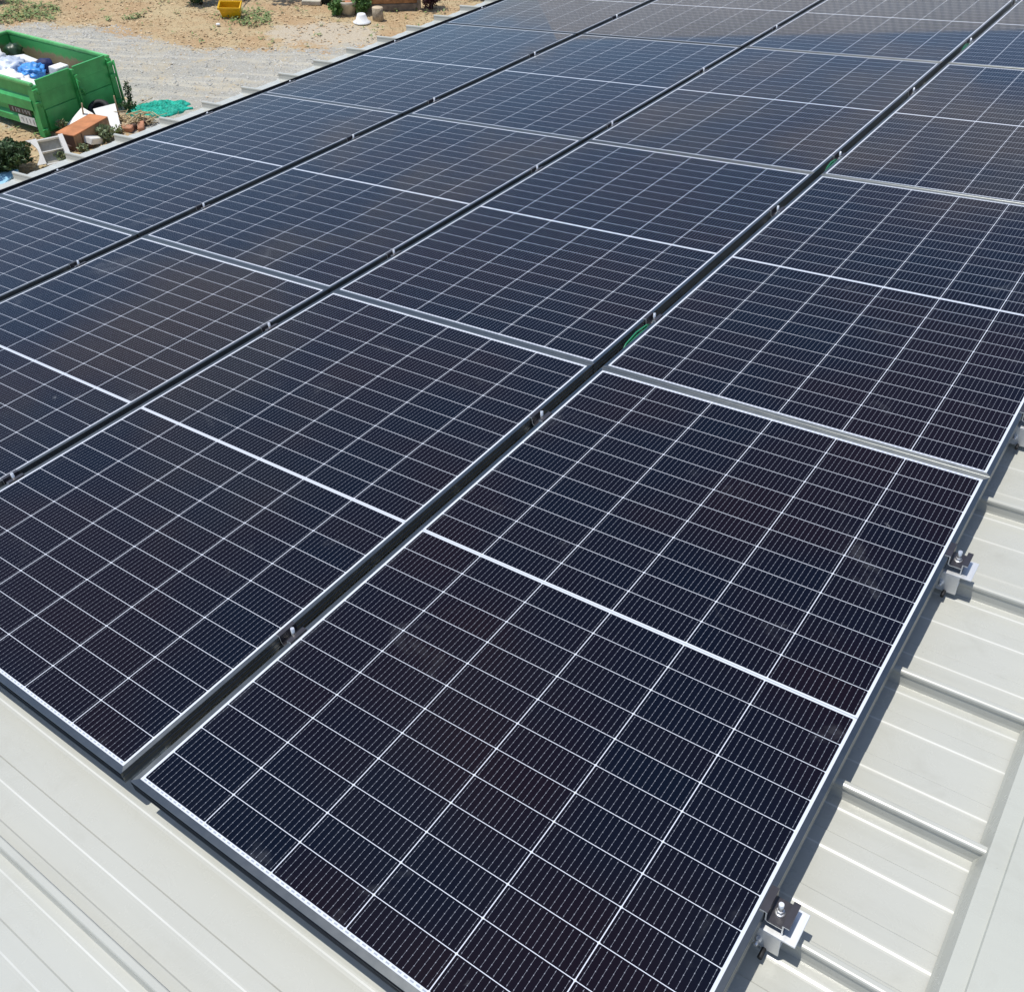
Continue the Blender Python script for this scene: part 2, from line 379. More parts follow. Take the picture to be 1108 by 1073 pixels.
def lift(x, y):
    k = max(0, min(1, (x + 32) / 3)) * max(0, min(1, (-11 - x) / 2)) * max(0, min(1, (y - 5) / 2)) * max(0, min(1, (27 - y) / 2))
    return 0.05 * k * noise.noise(Vector((x * 1.3, y * 1.3, 0.5))) + 0.02 * k * noise.noise(Vector((x * 5, y * 5, 2.5)))
xs = [-3000, -600, -150, -70, -45, -34] + [-30 + 0.2 * i for i in range(91)] + [-8, 0, 20, 80, 300, 3000]
ys = [-3000, -300, -60, -20, -5, 2] + [5 + 0.2 * i for i in range(111)] + [30, 40, 80, 300, 3000]
bm = bmesh.new(); lay = bm.verts.layers.float_color.new('zone')
grid = []
for x in xs:
    row = []
    for y in ys:
        v = bm.verts.new((x, y, lift(x, y))); z = soft(x, y); v[lay] = (float(z[0]), float(z[1]), float(z[2]), 1.0); row.append(v)
    grid.append(row)
for i in range(len(xs) - 1):
    for j in range(len(ys) - 1):
        f = bm.faces.new((grid[i][j], grid[i + 1][j], grid[i + 1][j + 1], grid[i][j + 1])); f.smooth = True
me = bpy.data.meshes.new('ground'); bm.to_mesh(me); bm.free(); me.materials.append(M_GROUND)
go = bpy.data.objects.new('ground', me); COL.objects.link(go); go.location = (0, 0, GZ)
tag(go, 'dry straw coloured yard with a pale gravel track below the roof', 'ground', kind='structure')

# ================================================================== THE SHED AND ITS ROOF
shed = thing('metal_shed', 'large cream metal shed whose ribbed roof carries the solar panels', 'shed', Matrix.Translation((0, 0, GZ)))
ROOFW = Matrix.Translation((0, 0, GZ)).inverted() @ RM
PAN = -0.116; RIBP = 0.3335; RIB0 = 0.450; RTOP = -0.073
V0, V1 = RIB0 - 8.5 * RIBP, RIB0 + 26.5 * RIBP
def rib_profile():
    pr = []
    for k in range(-8, 27):
        c = RIB0 + k * RIBP
        def P(dv, dz): pr.append((c + dv, PAN + dz))
        P(-0.1290, 0); P(-0.1250, 0.0006); P(-0.1205, 0.0018); P(-0.1165, 0.0024); P(-0.0880, 0.0024); P(-0.0850, 0)
        P(-0.0380, 0); P(-0.0340, 0.0006); P(-0.0295, 0.0018); P(-0.0255, 0.0024); P(-0.0105, 0.0030); P(-0.0085, 0.009)
        P(-0.0062, 0.028); P(-0.0078, 0.033); P(-0.0072, 0.0375); P(-0.0052, 0.0400); P(-0.0020, 0.0412); P(0.0052, 0.0412); P(0.0072, 0.040); P(0.0078, 0.034); P(0.0062, 0.028)
        P(0.0085, 0.010); P(0.0105, 0.0040); P(0.0305, 0.0024); P(0.0335, 0)
        P(0.0790, 0); P(0.0830, 0.0006); P(0.0875, 0.0018); P(0.0915, 0.0024); P(0.1200, 0.0024); P(0.1230, 0)
    return [(V0, PAN)] + pr + [(V1, PAN)]
def sheet(u0, u1, name, mw, nseg=1):
    b = bmesh.new(); pr = rib_profile(); T = 0.0008
    us = [u0 + (u1 - u0) * i / nseg for i in range(nseg + 1)]
    top = [[b.verts.new((u, v, z)) for v, z in pr] for u in us]
    bot = [[b.verts.new((u, v, z - T)) for v, z in pr] for u in (us[0], us[-1])]
    for i in range(nseg):
        for j in range(len(pr) - 1): b.faces.new((top[i][j], top[i + 1][j], top[i + 1][j + 1], top[i][j + 1]))
    for j in range(len(pr) - 1):
        b.faces.new((bot[0][j], bot[0][j + 1], bot[1][j + 1], bot[1][j]))
        b.faces.new((top[0][j], top[0][j + 1], bot[0][j + 1], bot[0][j])); b.faces.new((top[-1][j + 1], top[-1][j], bot[1][j], bot[1][j + 1]))
    bmesh.ops.recalc_face_normals(b, faces=b.faces)
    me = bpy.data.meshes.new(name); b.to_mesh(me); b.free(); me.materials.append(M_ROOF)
    o = bpy.data.objects.new(name, me); COL.objects.link(o); o.parent = shed; o.matrix_local = mw; return o
EAVE = -4.012
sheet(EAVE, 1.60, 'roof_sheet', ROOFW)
# far slope of the gable
RIDGE = roof(1.86, 0, PAN)
far = Matrix.Translation((0, 0, -GZ)) @ Matrix.Translation((RIDGE.x, 0, RIDGE.z)) @ Matrix.Rotation(R(7), 4, 'Y') @ Matrix.Translation((0, 0, -PAN))
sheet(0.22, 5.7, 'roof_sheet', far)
b = MB()
prof = [(1.3875, -0.108), (1.392, -0.100), (1.4045, -0.0665), (1.437, -0.0645), (1.4395, -0.0595), (1.62, -0.050), (1.86, -0.045), (1.86, -0.047), (1.4405, -0.0615), (1.4385, -0.0665), (1.4055, -0.0685), (1.389, -0.1085)]
b.prism(prof, V0, V1)
o = b.build('ridge_cap', M_CAP, shed); o.matrix_local = ROOFW
b = MB(); b.prism([(0.0, PAN + 0.071), (0.24, PAN + 0.066), (0.42, PAN + 0.056), (0.425, PAN + 0.05), (0.455, PAN + 0.048), (0.47, PAN + 0.010), (0.465, PAN + 0.010), (0.45, PAN + 0.045), (0.24, PAN + 0.064), (0.0, PAN + 0.069)], V0, V1)
o = b.build('ridge_cap', M_CAP, shed); o.matrix_local = far
b = MB()
el = roof(-3.8, 0, -0.16)
b.box(el.x, el.x + 0.12, V0 + 0.1, V1 - 0.1, 0.0, el.z - GZ - 0.02)
rr = RIDGE.x + 5.4; b.box(rr, rr + 0.12, V0 + 0.1, V1 - 0.1, 0.0, RIDGE.z - GZ - 0.02 - 5.4 * math.tan(TH) - 0.1)
for y in (V0 + 0.1, V1 - 0.22):
    zl, zr, zm = el.z - GZ - 0.02, RIDGE.z - GZ - 0.12 - 5.4 * math.tan(TH), RIDGE.z - GZ - 0.12
    a = [(el.x + 0.12, 0), (rr, 0), (rr, zr), (RIDGE.x, zm), (el.x + 0.12, zl)]
    b.prism(a, y, y + 0.12)
b.build('wall', M_WALL, shed)

# ================================================================== SOLAR PANELS
PW, PL, PH = 1.134, 1.762, 0.030
COLX = [0.0, -PW - 0.0324, -2 * PW - 0.0324 - 0.0284, -3 * PW - 0.0324 - 0.0284 - 0.0429]
ROWY = [0.0, PL + 0.0086, 2 * PL + 0.0188, 3 * PL + 0.0366]
def frame_mesh():
    prof = [(0.011, -0.0010), (0.0112, 0.0), (0.0006, 0.0), (0.0, -0.0006), (0.0, -0.0108), (0.0014, -0.0116), (0.0014, -0.0130), (0.0, -0.0138), (0.0, -0.0236),
            (0.0012, -0.0243), (0.0012, -0.0256), (0.0, -0.0263), (0.0, -0.030), (0.022, -0.030), (0.022, -0.0284), (0.002, -0.0284), (0.002, -0.009), (0.011, -0.009)]
    b = bmesh.new(); rings = []
    for cx, cy, sx, sy in ((0, 0, 1, 1), (PW, 0, -1, 1), (PW, PL, -1, -1), (0, PL, 1, -1)):
        rings.append([b.verts.new((cx + sx * d, cy + sy * (d * 0.0145 / 0.011 - 0.0035 if d < 0.0112 else d), z + PH)) for d, z in prof])
    n = len(prof)
    for i in range(4):
        A, B = rings[i], rings[(i + 1) % 4]
        for k in range(n): b.faces.new((A[k], A[(k + 1) % n], B[(k + 1) % n], B[k]))
    return b
first = thing('solar_panel', '', 'solar panel', roof_mat(0, 0, -PH), 'solar panels of the roof array')
fb = MB(); fb.bm.free(); fb.bm = frame_mesh(); fb.build('frame', M_FRAME, first)
gb = MB(); gb.box(0.0108, PW - 0.0108, 0.0108, PL - 0.0108, PH - 0.007, PH - 0.0011, 1, tops=0)
gb.build('glass_sheet', [M_GLASS, M_BACK], first)
cname = ['the row beside the bare cream roof', 'the second row from the bare roof', 'the third row from the bare roof', 'the outermost row along the eave']
rname = ['nearest panel', 'second panel', 'third panel', 'fourth panel']
for ci in range(4):
    for ri in range(4):
        o = first if (ci, ri) == (0, 0) else copy_tree(first)
        dz = 0 if ci == 0 else random.uniform(-0.0006, 0.0006)
        o.matrix_world = roof_mat(COLX[ci], ROWY[ri], -PH + dz)
        o['label'] = 'dark blue solar panel, %s of %s' % (rname[ri], cname[ci])
        for ch in o.children:
            if ch.name.startswith('glass'): pass

# ================================================================== CLAMPS
CLV = [RIB0 + k * RIBP for k in (0, 3, 5, 8, 10, 13, 16, 19)]
ordn = ['nearest', 'second', 'third', 'fourth', 'fifth', 'sixth', 'seventh', 'farthest']
def stud(parent, x, z0, ztop, lean=(0, 0)):
    b = MB(); b.tube([(x, 0, z0 - 0.004), (x + lean[0], lean[1], ztop)], 0.0046, 10)
    bo = b.build('bolt', M_STEEL, parent)
    b = MB(); b.lathe([(0.0046, z0), (0.0088, z0), (0.0088, z0 + 0.0017), (0.0046, z0 + 0.0017)], 18, 0, (x, 0, 0)); b.build('washer', M_STEEL, bo)
    b = MB(); b.lathe([(0.0062, z0 + 0.0018), (0.0066, z0 + 0.0022), (0.0066, z0 + 0.0075), (0.0058, z0 + 0.0084)], 6, 0, (x, 0, 0), False); b.build('nut', M_STEEL, bo)
def zed(t, pts):
    """open strip of points -> closed outline of thickness t"""
    out = []; n = len(pts)
    def off(i, sg):
        a = Vector(pts[max(i - 1, 0)]); p = Vector(pts[i]); c = Vector(pts[min(i + 1, n - 1)])
        d1 = (p - a).normalized() if i > 0 else (c - p).normalized(); d2 = (c - p).normalized() if i < n - 1 else d1
        nrm = Vector((-(d1.y + d2.y), d1.x + d2.x)).normalized(); k = 1 / max(0.4, nrm.dot(Vector((-d1.y, d1.x))))
        q = p + nrm * (sg * t / 2 * k); return (q.x, q.y)
    return [off(i, 1) for i in range(n)] + [off(i, -1) for i in reversed(range(n))]
# end clamp, x = 0 at the panel edge, z = 0 at the panel top
ec = thing('end_clamp', '', 'clamp', roof_mat(PW, CLV[0], 0))
b = MB(); b.prism(zed(0.0026, [(-0.0085, 0.0016), (0.0035, 0.0016), (0.0035, -0.021), (0.0075, -0.0235), (0.0325, -0.0235)]), -0.025, 0.025, 0, 1)
b.prism(zed(0.0026, [(0.0335, -0.0385), (0.0335, -0.0120), (0.0440, -0.0120)]), -0.025, 0.025, 0, 1)
b.build('clamp_body', [M_BLACK, M_ALU], ec)
stud(ec, 0.0185, -0.0220, 0.005)
b = MB(); b.box(-0.045, 0.0600, -0.033, 0.033, -0.0440, -0.0402)
b.box(-0.045, 0.036, -0.0330, -0.0300, -0.098, -0.0441); b.box(-0.045, 0.036, 0.0300, 0.0330, -0.098, -0.0441)
b.box(-0.045, 0.036, -0.0300, -0.0135, -0.0735, -0.0712)
b.bevel(0.0006, 1)
rb = b.build('roof_bracket', M_ALU, ec)
b = MB(); b.lathe([(0.0062, 0.0), (0.0062, 0.006), (0.005, 0.007)], 6, 0, (0, 0, 0), False)
b.lathe([(0.0036, 0.007), (0.0036, 0.016)], 8)
sc = b.build('screw', M_STEEL, rb); sc.matrix_local = Matrix.Translation((0.0, -0.033, -0.071)) @ Matrix.Rotation(R(90), 4, 'X')
b = MB(); b.lathe([(0.004, 0.0), (0.0045, 0.02)], 8)
ft = b.build('screw', M_BLACKR, rb); ft.matrix_local = Matrix.Translation((0.012, -0.033, -0.096)) @ Matrix.Rotation(R(90), 4, 'X')
for i, v in enumerate(CLV[:3]):
    o = ec if i == 0 else copy_tree(ec)
    o.matrix_world = roof_mat(PW, v, 0)
    tag(o, '%s black end clamp with white bracket on the right edge beside bare roof' % ordn[i] if i < 2 else 'third black end clamp on the right edge, cut off by the picture side', None, 'end clamps on the bare roof side')
# eave-side end clamps (mirrored by turning)
EDGE = COLX[3]
for i, v in enumerate(CLV):
    if i < 1: continue
    o = copy_tree(ec); o.matrix_world = roof_mat(EDGE, v, 0, math.pi)
    tag(o, '%s small end clamp on the eave edge of the outermost panel row' % ordn[i], None, 'end clamps on the eave side')
# middle clamps
def mid_clamp(gap, label, v, x):
    h = gap / 2
    t = thing('mid_clamp', label, 'clamp', roof_mat(x, v, 0), 'mid clamps in the gaps between the panel rows')
    b = MB(); b.prism(zed(0.0026, [(-h - 0.0085, 0.0016), (-h + 0.0030, 0.0016), (-h + 0.0040, -0.016), (-h + 0.0085, -0.0225), (h - 0.0085, -0.0225), (h - 0.0040, -0.016), (h - 0.0030, 0.0016), (h + 0.0085, 0.0016)]), -0.025, 0.025, 0, 1)
    b.build('clamp_channel', [M_BLACK, M_ALU], t)
    stud(t, 0.004, -0.0210, 0.014, (random.uniform(-0.001, 0.002), random.uniform(0, 0.003)))
    b = MB(); b.box(-0.033, 0.033, -0.033, 0.033, -0.0440, -0.0402); b.box(-0.033, 0.033, -0.033, -0.030, -0.098, -0.0441); b.box(-0.033, 0.033, 0.030, 0.033, -0.098, -0.0441)
    b.build('roof_bracket', M_ALU, t)
    return t
gname = ['first gap from the bare roof', 'second gap from the bare roof', 'third gap from the bare roof']
for gi in range(3):
    xr = COLX[gi]; xl = COLX[gi + 1] + PW; x = (xr + xl) / 2; proto = None
    for i, v in enumerate(CLV):
        if gi == 2 and i == 0: continue
        if gi >= 1 and i == 7: continue
        lb = '%s mid clamp along the %s, between two panel rows' % (ordn[i], gname[gi])
        if proto is None: proto = mid_clamp(xr - xl, lb, v, x)
        else:
            o = copy_tree(proto); o.matrix_world = roof_mat(x, v, 0); o['label'] = lb
# black trim beyond the eave edge
b = MB(); b.box(-0.006, 0.0, 0.0, ROWY[3] + PL + 0.02, -0.040, 0.0)
b.box(-0.006, 0.020, 0.0, ROWY[3] + PL + 0.02, -0.0425, -0.0402)
o = b.build('edge_trim', M_BLACKTRIM); o.matrix_world = roof_mat(EDGE - 0.052, 0, -0.002)
tag(o, 'long thin black trim strip beyond the eave edge of the panels', 'trim')
# green earth wires in the first gap
gx = -0.0162
for k, (v, lab) in enumerate(((CLV[2], 'green earth wire beside the third clamp of the first gap, longest loop'), (CLV[4], 'green earth wire beside the fifth clamp of the first gap'), (CLV[6], 'tiny green earth wire beside the seventh clamp of the first gap, farthest back'))):
    b = MB(); L0 = 0.17 if k == 0 else 0.13
    b.tube([(0.006, -0.03, -0.014), (0.004, -0.05, -0.004), (0.003, -0.05 - L0 * 0.4, 0.001), (0.005, -0.05 - L0 * 0.8, -0.006), (0.008, -0.05 - L0, -0.020)], 0.0026, 8)
    b.tube([(0.010, -0.028, -0.018), (0.0105, -0.05, -0.009), (0.0105, -0.05 - L0 * 0.45, -0.006), (0.0105, -0.05 - L0 * 0.85, -0.011), (0.008, -0.052 - L0, -0.022)], 0.0026, 8)
    b.tube([(0.012, -0.026, -0.024), (0.012, -0.09, -0.018), (0.011, -0.05 - L0, -0.026)], 0.0026, 8)
    o = b.build('earth_wire', M_GREENWIRE); o.matrix_world = roof_mat(gx, v, 0); tag(o, lab, 'wire', 'green earth wires in the first gap')

# ================================================================== NEIGHBOUR SHED (seen mirrored in the far panels)
nb = thing('corrugated_shed', 'pale corrugated shed beyond the panels, mirrored in the farthest ones', 'shed', Matrix.Translation((-8.05, 12.49, GZ)) @ Matrix.Rotation(R(-10.5), 4, 'Z'))
pitch = 0.10; mid = 6.20; top = 7.22; pts = []
for i in range(1400):
    x = i * pitch / 6
    if x > 15.2: break
    pts.append((x, 0.012 * math.cos(2 * math.pi * x / pitch)))
for nm, z0, y0, z1, y1 in (('front_wall', 0, 0, mid, 0), ('sun_tilt_band', mid + .004, 0, top, 0.46)):  # upper band is invented, tilted back to catch sun and brighten its reflection
    b = bmesh.new()
    lo = [b.verts.new((x, y0 + y, z0)) for x, y in pts]; hi = [b.verts.new((x, y1 + y, z1)) for x, y in pts]
    for i in range(len(pts) - 1): f = b.faces.new((lo[i], lo[i + 1], hi[i + 1], hi[i])); f.smooth = True
    me = bpy.data.meshes.new(nm); b.to_mesh(me); b.free(); me.materials.append(M_CORR)
    o = bpy.data.objects.new(nm, me); COL.objects.link(o); o.parent = nb
b = MB(); b.prism([(0.03, 0), (0.03, mid), (0.50, top - 0.03), (8, top - 0.3), (8, 0)], 0.0, 15.2)
o = b.build('wall', M_WALL, nb); o.matrix_local = Matrix(((0, 1, 0, 0), (1, 0, 0, 0), (0, 0, 1, 0), (0, 0, 0, 1)))

# ================================================================== GREEN SKIP BIN
BO = (-17.36, 9.49); BR = R(96.19); BW, BL = 2.04, 3.05
bin_ = thing('skip_bin', 'bright green open skip bin full of white rubbish on the gravel', 'skip bin', ground_mat(*BO, BR))
def bw(x, y, z=0): return ground_mat(*BO, BR) @ Vector((x, y, z))
X0 = 0.09; H = 1.04; FZ = 0.16
b = MB(); b.box(X0 + 0.04, BW - 0.05, 0.06, BL - 0.05, FZ, FZ + 0.05); b.box(0.35, 0.47, 0.1, BL, 0.02, FZ); b.box(1.55, 1.67, 0.1, BL, 0.02, FZ); b.build('floor', M_GREEN, bin_)
def side(name, x, sgn):
    b = MB(); b.box(min(x, x + sgn * 0.02), max(x, x + sgn * 0.02), 0.05, BL, FZ, H - 0.06, 0)
    o = b.build(name, [M_GREEN], bin_)
    def chan(z0, z1, d, ch):
        b = MB(); xo = x - sgn * d
        b.prism([(x, z0), (xo, z0 + ch * 0.5), (xo, z1 - ch), (x, z1)], 0.10, BL - 0.02); return b.build('side_rib', M_GREEN, o)
    chan(0.47, 0.76, 0.075, 0.07); chan(0.15, 0.36, 0.075, 0.06)
    b = MB(); b.box(min(x + sgn * 0.021, x + sgn * 0.026), max(x + sgn * 0.021, x + sgn * 0.026), 0.06, BL - 0.06, FZ + 0.05, H - 0.07); b.build('inner_lining', M_INSIDE, o)
    return o
side('side_wall', X0, 1); side('side_wall', BW - 0.03, -1)
b = MB(); b.box(X0, BW - 0.03, BL + 0.001, BL + 0.05, FZ, H - 0.06); e = b.build('end_wall', M_GREEN, bin_)
b = MB(); b.box(X0 + 0.03, BW - 0.06, BL - 0.010, BL - 0.004, FZ + 0.05, H - 0.07); b.build('inner_lining', M_INSIDE, e)
# rim
b = MB(); rz0, rz1 = H - 0.058, H
b.box(X0 - 0.05, X0 + 0.035, 0.0, BL + 0.05, rz0, rz1); b.box(BW - 0.06, BW + 0.025, 0.0, BL + 0.05, rz0, rz1)
b.box(X0 + 0.0355, BW - 0.0605, BL - 0.03, BL + 0.05, rz0, rz1)
b.bevel(0.012, 2); b.build('top_rim', M_GREENIN, bin_)
# door end: two leaves with stepped lower panel, latch post, corner posts
for x0, x1 in ((X0 + 0.095, 1.005), (1.105, BW - 0.11)):
    b = MB(); b.box(x0, x1, 0.0, 0.028, 0.50, H + 0.012); b.box(x0 + 0.015, x1 - 0.015, -0.012, 0.020, 0.09, 0.488); b.box(x0, x1, 0.012, 0.036, 0.06, 0.498)
    b.box(x0, x1, -0.010, 0.034, H + 0.0125, H + 0.030)
    b.bevel(0.004, 1); d = b.build('door', M_GREEN, bin_)
    b = MB(); b.box(x0 + 0.01, x1 - 0.01, 0.0365, 0.040, FZ + 0.05, H - 0.05); b.build('inner_lining', M_INSIDE, d)
    b = MB(); b.box(x0 + 0.02, x1 - 0.02, -0.004, 0.0, 0.785, 0.80); b.build('weld_line', M_GREEN, d)
b = MB(); b.box(1.012, 1.060, -0.055, 0.03, 0.05, H); b.box(1.064, 1.098, -0.035, 0.03, 0.05, H - 0.02)
b.tube([(1.058, -0.075, 0.10), (1.058, -0.075, 0.92)], 0.020, 10)
for z in (0.2, 0.62, 0.88): b.box(1.02, 1.10, -0.10, -0.05, z, z + 0.05)
lt = b.build('latch_post', M_GREEN, bin_)
b = MB(); b.tube([(1.06, -0.10, 0.70), (1.11, -0.13, 0.66), (1.12, -0.12, 0.52)], 0.018, 8); b.tube([(1.05, -0.11, 0.74), (1.09, -0.12, 0.80), (1.03, -0.12, 0.84)], 0.015, 8); b.build('latch_handle', M_GREEN, lt)
b = MB(); b.box(1.13, 1.22, -0.06, -0.02, 0.555, 0.575); b.build('latch_pin', M_GREEN, lt)
def post(xb0, xb1, xt0, xt1):
    b = MB(); b.hexa([(xb0, -0.03, 0.0), (xb1, -0.03, 0.0), (xb1, 0.13, 0.0), (xb0, 0.13, 0.0), (xt0, -0.02, H - 0.06), (xt1, -0.02, H - 0.06), (xt1, 0.15, H - 0.06), (xt0, 0.15, H - 0.06)])
    b.bevel(0.006, 1); p = b.build('corner_post', M_GREEN, bin_)
    for z in (0.10, 0.62, 0.86):
        q = MB(); k = z / H; x = xb0 + (xt0 - xb0) * k; q.box(x - 0.03, x + 0.10, -0.075, -0.030, z, z + 0.07); q.tube([(x + 0.06, -0.07, z - 0.015), (x + 0.06, -0.07, z + 0.085)], 0.018, 8); q.build('hinge', M_GREEN, p)
post(0.0, 0.14, X0 - 0.035, X0 + 0.09); post(BW - 0.10, BW + 0.03, BW - 0.105, BW + 0.02)
b = MB(); b.tube([(BW + 0.055, -0.03, 0.10), (BW + 0.055, -0.03, 0.93)], 0.022, 8); b.tube([(BW + 0.105, -0.01, 0.02), (BW + 0.085, -0.01, 0.60)], 0.014, 8); b.build('hinge_bar', M_GREEN, bin_)
# signs on the side ribs (lettering too worn to read in the photo: strokes only)
def sign(y0, y1, z0, z1, base, ink, n, seed):
    rnd = random.Random(seed); xo = X0 - 0.0755
    b = MB(); b.box(xo - 0.006, xo, y0, y1, z0, z1); s_ = b.build('sign_plate', base, bin_)
    b = MB(); wd = (y1 - y0) / (n + 0.6); xx0, xx1 = xo - 0.0085, xo - 0.0062
    for i in range(n):
        a = y0 + wd * (i + 0.35); z_ = z0 + (z1 - z0) * rnd.uniform(0.18, 0.24); z2 = z1 - (z1 - z0) * rnd.uniform(0.18, 0.24); st = wd * 0.24
        b.box(xx0, xx1, a, a + st, z_, z2)
        if rnd.random() < 0.75: b.box(xx0, xx1, a + st * 1.7, a + st * 2.5, z_ + (z2 - z_) * rnd.choice((0, 0.45)), z2)
    b.build('worn_lettering', ink, s_)
M_INK = simple('faded_lettering', (0.30, 0.31, 0.30), 0.5)
sign(0.20, 0.84, 0.375, 0.50, M_SIGNB, M_INK, 6, 3); sign(0.15, 0.62, 0.185, 0.355, M_SIGNW, M_INK, 4, 5)

# rubbish in the bin: each piece its own thing
def lump(name, mtl, sx, sy, sz, loc, rz, label, cat, seed, group=None, sub=3, amp=0.25, freq=2.2):
    b = bmesh.new(); bmesh.ops.create_icosphere(b, subdivisions=sub, radius=1.0)
    for v in b.verts:
        q = v.co.normalized(); k = 1 + amp * noise.noise(q * freq + Vector((seed, seed * 2.3, 0))) + amp * 0.5 * noise.noise(q * freq * 3 + Vector((seed, 0, 5)))
        k += amp * 0.3 * abs(noise.noise(q * freq * 5 + Vector((seed, 3, 5))))
        v.co = Vector((q.x * sx * k, q.y * sy * k, q.z * sz * k))
    for f in b.faces: f.smooth = True
    me = bpy.data.meshes.new(name); b.to_mesh(me); b.free(); me.materials.append(mtl)
    o = bpy.data.objects.new(name, me); COL.objects.link(o); o.location = loc; o.rotation_euler = (0, 0, rz); return tag(o, label, cat, group)
def crate(name, mtl, sx, sy, sz, loc, rot, label, cat, group=None):
    b = MB(); b.box(-sx / 2, sx / 2, -sy / 2, sy / 2, -sz / 2, sz / 2); b.bevel(0.01, 2)
    o = b.build(name, mtl); o.location = loc; o.rotation_euler = rot; return tag(o, label, cat, group)
def inb(x, y, z): return bw(x, y, z + 0.06)
lump('rubbish_bag', M_FOAM, 0.72, 1.10, 0.22, inb(1.05, 1.55, 0.44), BR, 'broad white heap of rubbish sheeting filling the green skip', 'rubbish', 1.3, None, 5, 0.28, 3.5)
crate('foam_block', M_FOAM, 0.34, 0.22, 0.30, inb(1.30, 0.72, 0.70), (0.10, 0.05, BR + 0.1), 'upright white foam block nearest the right end of the skip', 'foam block', 'white rubbish in the skip')
crate('foam_block', M_FOAM, 0.46, 0.36, 0.24, inb(1.32, 1.75, 0.70), (0.35, 0.25, BR + 0.5), 'tilted white foam block behind the blue bag', 'foam block', 'white rubbish in the skip')
crate('foam_block', M_FOAM, 0.34, 0.26, 0.20, inb(0.95, 0.42, 0.62), (0.1, -0.2, BR - 0.3), 'small white foam block beside the skip door', 'foam block', 'white rubbish in the skip')
lump('rubbish_bag', M_FOAM, 0.38, 0.36, 0.28, inb(0.90, 2.45, 0.70), BR, 'large white rubbish bag at the left end of the skip', 'rubbish', 4.1, 'white rubbish in the skip', 4, 0.4, 3)
lump('rubbish_bag', M_LBLUE if False else M_FOAM, 0.24, 0.46, 0.20, inb(0.52, 1.2, 0.66), BR, 'flat white rubbish bag against the near side of the skip', 'rubbish', 6.7, 'white rubbish in the skip', 4, 0.4, 3)
lump('rubbish_bag', simple('grey_white_plastic', (0.52, 0.58, 0.68), 0.4), 0.36, 0.30, 0.20, inb(0.92, 1.72, 0.72), BR, 'pale grey plastic bag left of the blue bag', 'rubbish', 8.2, 'white rubbish in the skip', 4, 0.4, 3)
lump('blue_bag', M_BLUEBAG, 0.26, 0.24, 0.15, inb(0.95, 1.10, 0.76), BR + 0.5, 'crumpled bright blue plastic bag in the skip', 'bag', 2.9, None, 4, 0.4, 3)
lump('navy_cloth', M_NAVY, 0.16, 0.18, 0.14, inb(1.30, 1.13, 0.78), BR, 'dark navy cloth bundle behind the blue bag', 'cloth', 3.7, None, 3, 0.3, 3)
crate('black_box', M_BLACKR, 0.12, 0.12, 0.18, inb(1.12, 0.62, 0.66), (0.2, 0.1, BR), 'small black box beside the upright foam block in the skip', 'box')
lump('dark_bag', simple('dark_green_plastic', (0.02, 0.05, 0.02), 0.4), 0.18, 0.18, 0.16, inb(1.66, 2.55, 0.72), BR, 'small dark green bag in the far left corner of the skip', 'bag', 7.7, None, 3, 0.3, 3)
for k, (x, y) in enumerate(((0.66, 2.1), (0.52, 0.60))):
    crate('foam_block', M_FOAM, 0.30, 0.40, 0.12, inb(x, y, 0.70), (random.uniform(-.3, .3), random.uniform(-.3, .3), BR + k), ('thin white foam slab half buried left of the grey bag', 'thin white foam slab near the front corner post')[k], 'foam block', 'white rubbish in the skip')

# ================================================================== RUBBISH ON THE GROUND BESIDE THE BIN
# drawer cabinet lying on its back
cb = thing('drawer_cabinet', 'white broken cabinet with two open grey shelves in front of the skip', 'cabinet', ground_mat(-16.16, 8.645, R(70), -0.02) @ Matrix.Rotation(R(50), 4, 'X') @ Matrix.Scale(0.73, 4))
b = MB(); b.box(0.07, 0.60, 0.0, 0.60, 0.12, 0.16); b.build('back_board', M_GREYB, cb)
b = MB(); b.box(0.07, 0.60, 0.60, 0.63, 0.10, 0.30); b.build('top_board', M_WHITE, cb); b = MB(); b.box(0.07, 0.60, -0.03, -0.001, 0.10, 0.28); b.build('bottom_board', M_WHITE, cb)
b = MB(); b.box(0.07, 0.60, 0.30, 0.318, 0.161, 0.28); b.build('shelf', M_WHITE, cb)
b = MB()
N = 12
outl = [(-0.16, 0.0), (0.068, 0.0), (0.068, 0.66), (-0.20, 0.66)] + [(-0.20 + 0.20 * math.sin(math.pi * i / N) ** 0.8, 0.66 - 0.66 * i / N) for i in range(1, N)]
vv0 = [b.bm.verts.new((x, y, 0.27)) for x, y in outl]; vv1 = [b.bm.verts.new((x, y, 0.31)) for x, y in outl]
b.bm.faces.new(vv0); b.bm.faces.new(list(reversed(vv1)))
for i in range(len(outl)): j = (i + 1) % len(outl); b.bm.faces.new((vv0[i], vv0[j], vv1[j], vv1[i]))
b.build('curved_end_panel', M_WHITE, cb)
b = MB(); b.box(0.601, 0.72, 0.06, 0.64, 0.05, 0.36); b.bevel(0.006, 1); b.build('end_panel', M_WHITE, cb)
crate('dark_plank', M_DARKB, 0.55, 0.16, 0.05, Vector((-16.33, 9.55, GZ + 0.10)), (0.2, 0.1, R(60)), 'dark brown plank between the white cabinet and terracotta box', 'plank')
crate('dark_plank', M_DARKB, 0.45, 0.10, 0.06, Vector((-16.55, 9.50, GZ + 0.20)), (0.1, -0.2, R(20)), 'short dark plank leaning under the terracotta box', 'plank')
